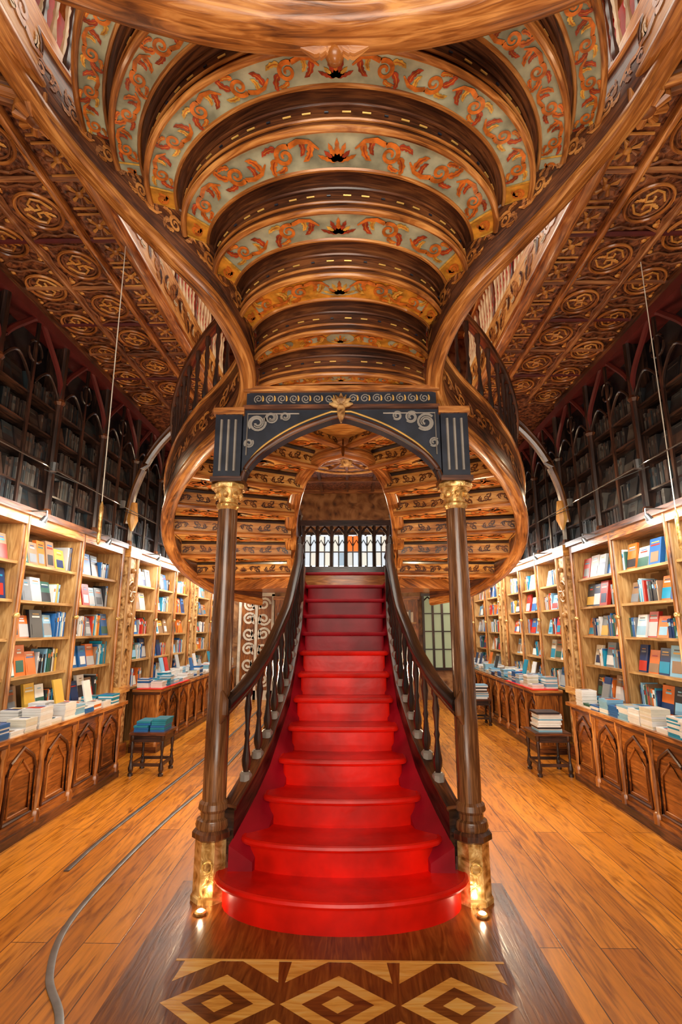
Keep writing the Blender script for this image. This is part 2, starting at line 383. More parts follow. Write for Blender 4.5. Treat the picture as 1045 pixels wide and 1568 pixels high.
def baluster(mb,x,y,z0,z1,mat,r=0.02,base=None,n=8):
    h=z1-z0
    pr=[(r*1.3,0),(r*1.3,.06),(r*.8,.08),(r*1.25,.14),(r*1.35,.2),(r*.9,.3),(r*.6,.42),(r*.9,.47),(r*.6,.52),(r*.75,.62),(r*1.1,.74),(r*.7,.86),(r*1.2,.9),(r*1.2,1)]
    mb.lathe(x,y,[(a,z0+b*h) for a,b in pr],mat,n)
    if base: mb.lathe(x,y,[(r*1.8,z0-.01),(r*1.8,z0+.03),(r*1.2,z0+.045)],base,8)
for sd in (-1,1):
    mb=MB()
    ys=[3.55+0.15*k for k in range(19)]
    mb.sweep([(sd*(xs(y)+.035),y,nz(y)-0.24) for y in ys],rp(0.07,0.30,0.15),W_DK)
    mb.sweep([(sd*(xs(y)+.035),y,nz(y)+0.05) for y in ys],rp(0.10,0.03,0.3),W_BR)
    for a,b in zip(ys,ys[1:]):
        mb.hexa([(sd*(xs(a)+.0),a,0),(sd*(xs(a)+.06),a,0),(sd*(xs(b)+.06),b,0),(sd*xs(b),b,0),(sd*(xs(a)),a,nz(a)-.2),(sd*(xs(a)+.06),a,nz(a)-.2),(sd*(xs(b)+.06),b,nz(b)-.2),(sd*xs(b),b,nz(b)-.2)],W_BR)
    for k in range(12):
        y=3.72+0.155*k
        baluster(mb,sd*(xs(y)+.035),y,nz(y)+.07,nz(y)+.66,W_DK,0.023,GREY)
    ys2=[y for y in ys if y<5.6]
    hp=[(sd*(xs(y)+.035),y,nz(y)+0.66) for y in ys2]
    hp[0]=(sd*0.74,3.54,nz(3.54)+.64)
    mb.sweep(cat(hp,2),rp(0.085,0.07,0.35),W_DK)
    mb.sweep(cat(hp,2),rp(0.06,0.03,0.3,-0.03),W_BR)
    y=5.60; x=sd*(xs(y)+.035)
    mb.lathe(x,y,[(0.05,1.5),(0.05,2.3),(0.065,2.33),(0.05,2.38),(0.035,2.45),(0.05,2.5),(0.02,2.56)],W_DK,8,pi/8)
    mb.obj('stair_balustrade')

# ------------------------------------------------------------------ columns
for sd in (-1,1):
    cx,cy=sd*0.80,3.58; mb=MB()
    mb.lathe(cx,cy,[(0.115,0),(0.115,0.03),(0.105,0.04),(0.103,0.33)],BRASS,8,pi/8)
    mb.lathe(cx,cy,[(0.103,0.33),(0.125,0.345),(0.125,0.375),(0.11,0.39)],W_BR,8,pi/8)
    mb.lathe(cx,cy,[(0.10,0.385),(0.108,0.41),(0.10,0.44),(0.08,0.45),(0.08,0.48),(0.096,0.50),(0.09,0.53),(0.074,0.545),(0.074,0.56),(0.072,1.4),(0.067,2.41)],W_COL,24)
    mb.lathe(cx,cy,[(0.067,2.40),(0.082,2.42),(0.082,2.435),(0.068,2.45),(0.072,2.48),(0.095,2.53),(0.10,2.545)],BRASS,20)
    for k in range(8):
        a=k*pi/4; mb.ball((cx+.085*math.cos(a),cy+.085*math.sin(a),2.50),0.02,BRASS,6,1.3)
    mb.lathe(cx,cy,[(0.12,2.545),(0.125,2.56),(0.125,2.575),(0.11,2.59)],BRASS,8,pi/8)
    M=lambda u,v:(cx+u,cy-0.1015,0.2+v)
    mb.strip(spiral(0,0,.03,.03,0,1,16),[.01]*17,M,GILT)
    mb.tube([(cx+.03*math.cos(a*pi/8),cy-.10,0.2+.03*math.sin(a*pi/8)) for a in range(17)],.006,GILT,6)
    mb.tube([(cx-sd*.03,cy-.06,1.0),(cx-sd*.05,cy-.075,1.06),(cx-sd*.05,cy-.07,1.14),(cx-sd*.03,cy-.055,1.2)],[.01,.03,.03,.01],W_COL,8)
    mb.box(cx-.095,cx+.095,cy-.10,cy+.10,2.59,3.10,BLK)
    mb.box(cx-.11,cx+.11,cy-.115,cy+.115,2.585,2.62,W_BR)
    mb.box(cx-.11,cx+.11,cy-.115,cy+.115,3.08,3.13,W_OR)
    for k in (-1,0,1):
        mb.tube([(cx+k*.05,cy-.103,2.66),(cx+k*.05,cy-.103,3.04)],.010,GREY,6)
    mb.obj('wooden_column')

# spandrel arch between the columns
mb=MB()
arc=cat([(-.70,0,2.60),(-.66,0,2.70),(-.56,0,2.81),(-.38,0,2.93),(-.18,0,3.02),(0,0,3.07),(.18,0,3.02),(.38,0,2.93),(.56,0,2.81),(.66,0,2.70),(.70,0,2.60)],5)
ya,yb=3.50,3.64; top=3.13
for a,b in zip(arc,arc[1:]):
    mb.hexa([(a.x,ya,a.z),(b.x,ya,b.z),(b.x,yb,b.z),(a.x,yb,a.z),(a.x,ya,top),(b.x,ya,top),(b.x,yb,top),(a.x,yb,top)],BLK)
mb.tube([(p.x,ya-.005,p.z) for p in arc],.018,W_BR,8)
mb.tube([(p.x*0.97,ya-.005,p.z+.045) for p in arc if p.z+.045<top-.02],.007,GILT,6)
mb.box(-.70,.70,3.47,3.65,3.12,3.15,W_BR); mb.box(-.68,.68,3.49,3.65,3.15,3.25,BLK); mb.box(-.70,.70,3.46,3.65,3.25,3.29,W_OR)
for sd in (-1,1):
    M=lambda u,v:(u,ya-.006,v)
    for (cx,cz,r) in [(sd*.60,3.02,.065),(sd*.50,3.06,.045),(sd*.655,2.87,.035),(sd*.40,3.07,.035)]:
        mb.strip(spiral(cx,cz,r,r*.2,0.7,1.6,24,sd),[r*.26]*25,M,GREY)
        mb.strip(spiral(cx,cz,r,r*.4,0.7+pi,1.0,24,sd),[r*.2]*25,M,GREY)
    mb.tube([(sd*.67,ya-.006,2.78),(sd*.67,ya-.006,3.09),(sd*.3,ya-.006,3.09)],.006,GREY,6)
M=lambda u,v:(u,3.484,3.2+v)
for k in range(-7,8):
    if k: 
        mb.strip(spiral(k*.085,0,.032,.006,0.3*k,1.5,16,1 if k>0 else -1),[.008]*17,M,GREY)
        leaf(mb,M,k*.085+.03,-.02,1.2,.05,.014,GILT,1)
for k in range(-3,4):
    a=pi/2+k*.45; mb.tube([(0,3.455,3.12),(.05*math.cos(a),3.435,3.12+.055*math.sin(a)),(.085*math.cos(a),3.445,3.12+.10*math.sin(a))],[.012,.02,.006],CARVL,6)
mb.ball((0,3.44,3.11),.03,CARVL); mb.tube([(0,3.45,3.11),(0,3.44,3.05),(0,3.455,3.0)],[.03,.025,.005],CARVL,8)
mb.obj('spandrel_arch')

# ------------------------------------------------------------------ curved upper staircase
near=[(.62,3.62,3.50),(.60,3.52,3.32),(.615,3.42,3.08),(.68,3.18,2.76),(.81,2.96,2.46),(.98,2.84,2.13),(1.19,2.80,1.88),(1.39,2.80,1.62),(1.59,2.80,1.37),(1.80,2.80,1.12)]
AM=[1.0,1.05,1.15,1.25,1.35,1.45,1.5,1.5,1.5,1.5]
N=48
def ncurve(j):
    a,ye,yc=near[j]; am=AM[j]; out=[]
    for k in range(N+1):
        al=-am+2*am*k/N
        out.append((a*math.sin(al)/math.sin(am), ye-(ye-yc)*(math.cos(al)-math.cos(am))/(1-math.cos(am))))
    return out
stair=MB()
Q0=.27
for j in range(8):
    far=ncurve(j); nr=ncurve(j+1); z=H+1.71+.18*j; zt=z+.18
    base=TEAL if j>=3 else P_AMB
    mq=[(f[0]+(n_[0]-f[0])*Q0,f[1]+(n_[1]-f[1])*Q0) for f,n_ in zip(far,nr)]
    vs=[]
    for k in range(N+1): vs+=[(mq[k][0],mq[k][1],z),(nr[k][0],nr[k][1],z)]
    stair.add(vs,[(2*k,2*k+1,2*k+3,2*k+2) for k in range(N)],base)
    vs=[];L=[0]
    for k in range(N+1):
        vs+=[(far[k][0],far[k][1],z+.004),(mq[k][0],mq[k][1],z+.004)]
        if k: L.append(L[-1]+math.hypot(nr[k][0]-nr[k-1][0],nr[k][1]-nr[k-1][1]))
    stair.add(vs,[(2*k,2*k+1,2*k+3,2*k+2) for k in range(N)],W_BR,[[(L[k],0),(L[k],.1),(L[k+1],.1),(L[k+1],0)] for k in range(N)])
    vs=[]
    for k in range(N+1): vs+=[(nr[k][0],nr[k][1],z),(nr[k][0],nr[k][1],zt+.02)]
    stair.add(vs,[(2*k,2*k+1,2*k+3,2*k+2) for k in range(N)],W_BR,[[(L[k],0),(L[k],.2),(L[k+1],.2),(L[k+1],0)] for k in range(N)])
    vs=[]
    for k in range(N+1): vs+=[(far[k][0],far[k][1],zt+.02),(nr[k][0],nr[k][1],zt+.02)]
    stair.add(vs,[(2*k,2*k+1,2*k+3,2*k+2) for k in range(N)],REDC)
    stair.tube([(x,y,z-.004) for x,y in nr],.018,W_OR,8)
    off=[(p[0]*1.006,p[1]-.007) for p in nr]
    stair.tube([(x,y,z+.045) for x,y in off],.009,W_OR,6)
    stair.tube([(x,y,z+.135) for x,y in off],.010,W_BR,6)
    stair.tube([(x,y,z-.002) for x,y in mq],.012,W_OR,6)
    tot=L[-1]; ns=int(tot/.10)
    for q in range(ns):
        s=tot*(q+.5)/ns; k=max(i for i in range(N) if L[i]<=s); t=(s-L[k])/(L[k+1]-L[k])
        x=nr[k][0]+(nr[k+1][0]-nr[k][0])*t; y=nr[k][1]+(nr[k+1][1]-nr[k][1])*t
        dx=nr[k+1][0]-nr[k][0]; dy=nr[k+1][1]-nr[k][1]; l=math.hypot(dx,dy); dx/=l;dy/=l
        hl=.022 if q%3 else .010
        stair.tube([(x-dx*hl+dy*.006,y-dy*hl-dx*.006,z+.09),(x+dx*hl+dy*.006,y+dy*hl-dx*.006,z+.09)],.005,GILT if q%3 else BLK,6)
    mid=[((mq[k][0]+nr[k][0])/2,(mq[k][1]+nr[k][1])/2) for k in range(N+1)]
    LM=[0]
    for k in range(1,N+1): LM.append(LM[-1]+math.hypot(mid[k][0]-mid[k-1][0],mid[k][1]-mid[k-1][1]))
    tl=LM[-1]
    wid=[math.hypot(mq[k][0]-nr[k][0],mq[k][1]-nr[k][1]) for k in range(N+1)]
    wm=wid[N//2]*.55+wid[2]*.45
    def M(u,v,far=mq,nr=nr,LM=LM,tl=tl,wm=wm,z=z):
        s=min(max(u+tl/2,0),tl-1e-5); k=0
        while k<N-1 and LM[k+1]<s: k+=1
        t=(s-LM[k])/(LM[k+1]-LM[k]); q=min(max(v/wm+.5,.06),.94)
        fx=far[k][0]+(far[k+1][0]-far[k][0])*t; fy=far[k][1]+(far[k+1][1]-far[k][1])*t
        nx=nr[k][0]+(nr[k+1][0]-nr[k][0])*t; ny=nr[k][1]+(nr[k+1][1]-nr[k][1])*t
        return (fx+(nx-fx)*q, fy+(ny-fy)*q, z-.006)
    ow=wm*.90
    M0=lambda u,v,M=M:(M(u,v)[0],M(u,v)[1],M(u,v)[2]+.003)
    if j<3:
        stair.strip([(u*.01*ow/.2*1.3,0) for u in range(-12,13)],[ow*.8*math.sqrt(max(0,1-(u/12.)**2)) for u in range(-12,13)],M0,TEAL)
        for d in (-1,1):
            for c in range(1,6):
                uc=d*c*ow*1.5
                if abs(uc)<tl/2-ow: stair.strip([(uc+u*.01*ow/.2,0) for u in range(-6,7)],[ow*.5*math.sqrt(max(0,1-(u/6.)**2)) for u in range(-6,7)],M0,TEAL)
        ornament(stair,M,tl,ow,[P_OR,P_GOLD,P_OR],frame=P_OR)
    else:
        for d in (-1,1):
            stair.strip([(d*(tl/2-ow*.92),0),(d*(tl/2-.005),0)],[ow,ow],M0,P_AMB if j<6 else TEAL)
        ornament(stair,M,tl,ow,[P_OR,P_RED,P_GOLD] if j%2 else [P_OR,P_OR,P_RED],cell=1.55,frame=P_GOLD)
pts=[(x,y) for x,y in ncurve(0)]+[(.66,3.75),(.55,4.2),(.30,4.48),(0,4.55),(-.30,4.48),(-.55,4.2),(-.66,3.75)]
stair.prism(pts,3.27,3.46,W_GOLD)
OUT=[(1.90,2.05,3.20),(1.72,2.50,2.97),(1.42,2.72,2.67),(1.10,2.85,2.37),(.86,2.97,2.15),(.72,3.15,1.98),(.665,3.38,1.83),(.71,3.57,1.68),(.88,3.75,1.53),(1.165,4.0,1.38),(1.46,4.38,1.2),(1.68,4.85,1.0),(1.80,5.45,.8),(1.77,6.1,.62),(1.55,6.7,.46),(1.15,7.1,.38)]
INN=[(0,4.50,1.62),(.22,4.56,1.57),(.40,4.75,1.43),(.52,5.12,1.2),(.58,5.6,.97),(.60,6.1,.72),(.60,6.4,.62)]
E0=[((.80,3.66),(.03,4.50)),((1.02,3.87),(.22,4.56)),((1.26,4.12),(.36,4.70)),((1.47,4.42),(.46,4.92)),((1.64,4.8),(.53,5.18)),((1.75,5.22),(.57,5.45)),((1.79,5.7),(.59,5.75)),((1.75,6.15),(.60,6.02)),((1.56,6.62),(.60,6.32))]
NS=7; E=[]
for q in range(NS+1):
    t=q*8/NS; k=min(7,int(t)); f=t-k
    E.append(tuple((E0[k][e][0]+(E0[k+1][e][0]-E0[k][e][0])*f,E0[k][e][1]+(E0[k+1][e][1]-E0[k][e][1])*f) for e in (0,1)))
for sd in (-1,1):
    op=cat([(sd*x,y,z+H) for x,y,z in OUT],8)
    stair.sweep(op,rp(.12,.10,.35,-.10),W_OR)
    stair.sweep(op,rp(.085,.36,.1,-.02),W_BR)
    stair.sweep(op,rp(.12,.04,.3,.33),W_OR)
    for so in (-.047,.047):
        M,tl=path_map(op,so,.16)
        ornament(stair,M,tl,.17,[W_OR,W_CEI,W_OR],ends=False,cell=1.7)
    ip=cat([(sd*x,y,z+H) for x,y,z in INN],8)
    stair.sweep(ip,rp(.13,.09,.35,-.12),W_OR)
    stair.sweep(ip,rp(.07,.34,.1,-.03),W_OR)
    stair.sweep(ip,rp(.10,.05,.3,.28),W_BR)
    for i in range(NS):
        (o0,i0),(o1,i1)=E[i],E[i+1]; z=H+1.58-.168*i
        P=[(sd*i0[0],i0[1]),(sd*o0[0],o0[1]),(sd*o1[0],o1[1]),(sd*i1[0],i1[1])]
        if sd<0: P=[P[1],P[0],P[3],P[2]]
        stair.hexa([(x,y,z) for x,y in P]+[(x,y,z+.2) for x,y in P],W_GOLD)
        stair.prism(P,z+.2,z+.21,REDC)
        stair.tube([(sd*i0[0],i0[1]-.01,z+.005),(sd*o0[0],o0[1]-.01,z+.005)],.024,W_OR,8)
        stair.tube([(sd*i0[0],i0[1]-.002,z+.155),(sd*o0[0],o0[1]-.002,z+.155)],.022,W_DK,6)
        L=math.hypot(o0[0]-i0[0],o0[1]-i0[1]); w=math.hypot((o0[0]+i0[0]-o1[0]-i1[0])/2,(o0[1]+i0[1]-o1[1]-i1[1])/2)
        def M(u,v,o0=o0,o1=o1,i0=i0,i1=i1,L=L,w=w,z=z,sd=sd):
            a=min(max(u/L+.5,.02),.98); b=min(max(v/w+.5,.05),.95)
            x0=i0[0]+(o0[0]-i0[0])*a; y0=i0[1]+(o0[1]-i0[1])*a; x1=i1[0]+(o1[0]-i1[0])*a; y1=i1[1]+(o1[1]-i1[1])*a
            return (sd*(x0+(x1-x0)*b), y0+(y1-y0)*b, z-.005)
        ornament(stair,M,L,w*.85,[P_OR,W_BR,P_CREAM],frame=W_BR)
        def M2(u,v,o0=o0,i0=i0,L=L,z=z,sd=sd):
            a=min(max(u/L+.5,.02),.98); return (sd*(i0[0]+(o0[0]-i0[0])*a), i0[1]+(o0[1]-i0[1])*a-.006, z+.082+v)
        ornament(stair,M2,L,.085,[W_BR,W_BR,W_BR],ends=False,cell=1.9)
stair.prism([(-.62,6.28),(.62,6.28),(1.5,6.72),(1.2,7.12),(.7,7.3),(-.7,7.3),(-1.2,7.12),(-1.5,6.72)],2.06,13*RZ,W_OR)
stair.obj('curved_double_staircase',sharp=40)

for sd in (-1,1):
    mb=MB()
    op=cat([(sd*x,y,z+H+.36) for x,y,z in OUT],8)
    acc=0; last=op[0]
    for p in op[6:-2]:
        acc+=(p-last).length; last=p
        if acc>.13:
            acc=0; baluster(mb,p.x,p.y,p.z,p.z+.62,W_DK,.02,None,6)
    mb.sweep([p+Vector((0,0,.62)) for p in op],rp(.09,.06,.35),W_BR)
    mb.sweep([p+Vector((0,0,.03)) for p in op],rp(.05,.03,.3),W_DK)
    mb.obj('stair_railing')

# landing parapet with gothic lights and coloured panes
mb=MB()
mb.box(-.66,.66,7.28,7.34,2.2,2.42,W_DK); mb.box(-.66,.66,7.27,7.35,3.00,3.08,W_DK)
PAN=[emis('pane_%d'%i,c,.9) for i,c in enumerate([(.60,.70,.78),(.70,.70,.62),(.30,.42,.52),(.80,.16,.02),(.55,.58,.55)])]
for k in range(7):
    x=-.6+k*.2; mb.tube([(x,7.31,2.42),(x,7.31,3.02)],.028,W_DK,8)
    if k<6:
        c=x+.1; mb.tube([(c-.1,7.31,2.78),(c-.085,7.31,2.88),(c-.04,7.31,2.95),(c,7.31,2.99),(c+.04,7.31,2.95),(c+.085,7.31,2.88),(c+.1,7.31,2.78)],.02,W_DK,6)
        for q in (-1,1):
            mb.tube([(c+q*.05-.045,7.31,2.72),(c+q*.05,7.31,2.80),(c+q*.05+.045,7.31,2.72)],.009,W_DK,6)
        mb.tube([(c,7.31,2.42),(c,7.31,2.85)],.009,W_DK,6)
        for e in (0,1):
            for q in (0,1):
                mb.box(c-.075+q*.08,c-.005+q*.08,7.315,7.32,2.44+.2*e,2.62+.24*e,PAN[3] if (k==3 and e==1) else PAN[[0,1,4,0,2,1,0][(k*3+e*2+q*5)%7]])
        mb.tube([(c-.1,7.31,2.63),(c+.1,7.31,2.63)],.010,W_DK,6)
for e in (-1,1): mb.lathe(e*.68,7.3,[(.05,2.2),(.05,3.1),(.07,3.15),(.03,3.25)],W_DK,8)
mb.obj('landing_parapet')

# overhead arched beam
mb=MB()
pth=[]
for k in range(-24,25):
    x=k/24*1.84; y=-.91+math.sqrt(2.75**2-x*x); zz=4.1+max(0,(abs(x)-1.15))**1.5*0.9
    pth.append((x,y-.08,zz))
mb.sweep(pth,[(-.11,.02),(-.09,.0),(-.05,-.02),(.05,-.02),(.09,0),(.11,.02),(.11,.12),(-.11,.12)],W_OR)
mb.sweep([(x,y-.15,z+.03) for x,y,z in pth],rp(.05,.07,.3,-.02),plain('pale_blue_edge',(0.20,0.36,0.45),0.2))
for k in range(9):
    a=pi*k/8; mb.tube([(0,1.80,4.1),(.09*math.cos(a),1.82,4.08),(.15*math.cos(a),1.80,4.085)],[.02,.03,.008],W_OR,6)
mb.ball((0,1.83,4.08),.045,W_OR)
mb.obj('arched_wooden_beam')

# ------------------------------------------------------------------ galleries
for sd in (-1,1):
    mb=MB(); 
    mb.box(sd*1.8,sd*3.3,-2.4,YB,4.78,5.08,CARV)
    mb.box(sd*1.74,sd*1.82,-2.4,7.1,4.70,5.12,W_GOLD); mb.sweep([(sd*1.78,-2.4,4.66),(sd*1.78,7.1,4.66)],rp(.13,.08,.35),W_OR)
    ornament(mb,lambda u,v:(sd*1.733,3.0+u,4.93+v),8.0,.26,[W_OR,W_BR,P_CREAM],ends=False,cell=1.7)
    mb.sweep([(sd*2.12,-2.4,4.70),(sd*2.12,7.1,4.70)],rp(.05,.08,.3),W_OR)
    mb.sweep([(sd*2.60,-2.4,4.72),(sd*2.60,7.1,4.72)],rp(.045,.08,.3),W_CEI)
    mb.sweep([(sd*3.06,-2.4,4.66),(sd*3.06,7.1,4.66)],rp(.08,.12,.3),W_BR)
    pitch=.62
    for r in range(14):
        y=-.9+r*pitch
        if y>6.9: break
        mb.tube([(sd*1.83,y-pitch/2,4.765),(sd*3.05,y-pitch/2,4.765)],.022,W_CEI if r%2 else MAR,6)
        cx=sd*1.96
        for yy in (y-.16,y+.16):
            mb.box(cx-.11,cx+.11,yy-.125,yy+.125,4.768,4.78,CARV)
            for e in (-1,1):
                mb.tube([(cx-.11,yy+e*.13,4.765),(cx+.11,yy+e*.13,4.765)],.010,W_GOLD,6)
            mb.ball((cx,yy,4.765),.03,W_GOLD,8,.7)
            for k in range(8):
                a=k*pi/4; mb.tube([(cx+.03*math.cos(a),yy+.03*math.sin(a),4.768),(cx+.07*math.cos(a+.2),yy+.08*math.sin(a+.2),4.76),(cx+.095*math.cos(a+.1),yy+.11*math.sin(a+.1),4.768)],[.008,.016,.004],W_GOLD if k%2 else W_CEI,6)
        for ci,cx in enumerate((sd*2.36,sd*2.84)):
            yo=y+(0 if ci==0 else pitch/2)
            a0=.165; b0_=.135
            mb.tube([(cx+a0*math.cos(a*pi/12),yo+b0_*1.35*math.sin(a*pi/12),4.765) for a in range(25)],.013,W_OR,6)
            mb.tube([(cx+(a0-.03)*math.cos(a*pi/12),yo+(b0_*1.35-.03)*math.sin(a*pi/12),4.775) for a in range(25)],.008,W_CEI,6)
            M=lambda u,v,cx=cx,yo=yo:(cx+u,yo+v,4.772)
            for d in (-1,1):
                mb.tube([(cx+d*q,yo+d*w_,4.77) for q,w_ in ((-.11,.02),(-.06,.10),(.0,.12),(.05,.07),(.03,.01),(-.02,.02),(-.02,.06))],.010,W_GOLD,6)
                leaf(mb,M,cx*0+d*.03,d*.02,math.atan2(d*.2,d),.09,.04,W_GOLD,.9*d)
            for d in (-1,1):
                for e in (-1,1):
                    X0,Y0_=cx+d*.235,yo+e*.30
                    mb.tube([(X0,Y0_,4.765),(cx+d*.20,yo+e*.15,4.765),(cx+d*.225,yo,4.765)],.010,W_CEI,6)
                    mb.tube([(X0,Y0_,4.765),(cx+d*.10,yo+e*.235,4.765),(cx,yo+e*.26,4.765)],.010,W_CEI,6)
                    mb.ball((cx+d*.175,yo+e*.225,4.765),.022,W_GOLD,6,.6)
                    leaf(mb,lambda u,v:(u,v,4.774),X0-d*.02,Y0_-e*.03,math.atan2(-e,-d*.7),.11,.05,W_OR,.6*d*e)
            mb.ball((cx-.235*sd*1,yo,4.765),.02,W_CEI,6,.6)
    for yb_ in (7.1,9.7):
        br=cat([(sd*3.05,yb_,3.0),(sd*2.98,yb_,3.5),(sd*2.75,yb_,4.05),(sd*2.35,yb_,4.5),(sd*1.85,yb_,4.72)],6)
        mb.tube(br,.055,W_COL,8)
        mb.tube([p+Vector((-sd*.0,0,.12)) for p in br[4:]],.03,W_BR,6)
        mb.tube([(sd*2.98,yb_,2.90),(sd*2.98,yb_,3.05),(sd*2.98,yb_,3.3)],[.02,.08,.05],W_GOLD,8)
    cx,cy=sd*1.80,2.50
    mb.ball((cx,cy,4.60),.09,W_CEI,12)
    for k in range(9):
        a=k*2*pi/9; mb.tube([(cx+.04*math.cos(a),cy+.04*math.sin(a),4.53),(cx+.10*math.cos(a),cy+.10*math.sin(a),4.55),(cx+.12*math.cos(a),cy+.12*math.sin(a),4.64)],[.02,.03,.012],W_OR,6)
    mb.tube([(sd*1.8,2.5,4.67),(sd*3.2,1.9,4.67)],.07,W_CEI,8); mb.tube([(sd*1.8,2.42,4.60),(sd*3.2,1.82,4.60)],.03,W_OR,8)
    mb.obj('gallery_floor')
    mb=MB()
    for k in range(66):
        y=-.8+k*.12; baluster(mb,sd*1.82,y,5.12,5.82,P_CREAM if k%6 else W_BR,.022,None,6)
    mb.sweep([(sd*1.82,-1,5.82),(sd*1.82,7.1,5.82)],rp(.10,.07,.3),W_OR)
    mb.box(sd*1.86,sd*1.89,-1,7.1,5.12,5.60,REDW)
    mb.obj('gallery_railing')
mb=MB(); mb.box(-1.79,1.79,7.1,YB-.01,4.80,5.08,CARV)
for k in range(6): mb.box(-1.79,1.79,7.1+k*1.0-.04,7.1+k*1.0+.04,4.72,4.80,W_CEI)
for k in range(-3,4): mb.box(k*.6-.03,k*.6+.03,7.1,YB-.01,4.74,4.80,W_BR)
for r in (.25,.45,.7,.95):
    mb.tube([(r*math.cos(a*pi/20),9.5+r*math.sin(a*pi/20),4.72) for a in range(41)],.03,W_GOLD,6)
for k in range(12):
    a=k*pi/6; mb.tube([(0,9.5,4.7),(.5*math.cos(a),9.5+.5*math.sin(a),4.71),(.9*math.cos(a),9.5+.9*math.sin(a),4.73)],[.02,.06,.02],W_CEI,6)
mb.ball((0,9.5,4.68),.12,CARVL)
mb.obj('rear_gallery_bridge')

# ------------------------------------------------------------------ bookcases
def books_on(mb,sd,y0,y1,z,hmax,xf,pal=BK,face=.62):
    y=y0+.01
    while y<y1-.05:
        if R.random()<.03 and pal is BK: y+=R.uniform(.03,.08); continue
        if R.random()<face:
            w=R.uniform(.13,.21); h=min(hmax-.03,R.uniform(.20,.28)); t=R.uniform(.02,.05)
            if y+w>y1: break
            m=R.choice(pal); lean=.05
            off=R.uniform(0,.03); xa=sd*(xf+off); xb=sd*(xf+off+t)
            p=[(xa,y,z),(xb,y,z),(xb,y+w,z),(xa,y+w,z)]
            q=[(a+sd*lean,b,z+h) for a,b,_ in p]
            mb.hexa(p+q,m)
            f=lambda k:xa+sd*lean*k-sd*.002
            def patch(a0,a1,k0,k1,m2):
                mb.add([(f(k0),y+w*a0,z+h*k0),(f(k0),y+w*a1,z+h*k0),(f(k1),y+w*a1,z+h*k1),(f(k1),y+w*a0,z+h*k1)],[(0,1,2,3)],m2)
            if R.random()<.6: patch(.0,1.,R.uniform(.02,.1),R.uniform(.4,.62),R.choice(pal))
            else: patch(.15,.85,.12,.5,R.choice(pal))
            a=R.uniform(.1,.3); patch(a,1-a,.72,.78,R.choice(pal)); patch(a+.05,.95-a,.83,.87,R.choice(pal))
            y+=w+R.uniform(.006,.02)
        else:
            n=R.randint(4,9); hb=R.uniform(.18,.26)
            m0=R.choice(pal)
            for _ in range(n):
                t=R.uniform(.012,.034); h=min(hmax-.03,hb*R.uniform(.9,1.06))
                if y+t>y1: break
                xx=xf+.01+R.uniform(0,.015); mm=m0 if R.random()<.35 else R.choice(pal)
                mb.box(sd*xx,sd*(xf+.17),y,y+t-.001,z,z+h,mm)
                mb.box(sd*(xx-.001),sd*xx,y+.002,y+t-.003,z+h*.62,z+h*.8,R.choice(pal)); y+=t
            y+=.008
def bookcase(sd,y0,y1):
    mb=MB(); xf=2.93
    mb.box(sd*3.22,sd*3.29,y0,y1,0.0,2.62,BEIGE)
    zs=[.80,1.16,1.50,1.84,2.18]
    for z in zs: mb.box(sd*xf,sd*3.22,y0,y1,z-.025,z,W_TAN)
    n=max(1,round((y1-y0)/.95))
    for k in range(n+1):
        y=y0+(y1-y0)*k/n; mb.box(sd*(xf-.01),sd*3.22,y-.02,y+.02,0,2.6,W_TAN)
        mb.tube([(sd*(xf-.04),y,.8),(sd*(xf-.04),y,2.6)],.020,W_OR,8)
        mb.ball((sd*(xf-.04),y,1.7),.03,BRASS)
    mb.box(sd*(xf-.05),sd*3.29,y0-.03,y1+.03,2.52,2.60,W_OR); mb.box(sd*(xf-.09),sd*3.29,y0-.03,y1+.03,2.60,2.66,W_BR)
    mb.obj('bookcase')
    mb=MB()
    for k in range(n):
        a=y0+(y1-y0)*k/n+.03; b=y0+(y1-y0)*(k+1)/n-.03
        for z in zs: books_on(mb,sd,a,b,z,.31,xf+.03)
    mb.obj('shelf_books')
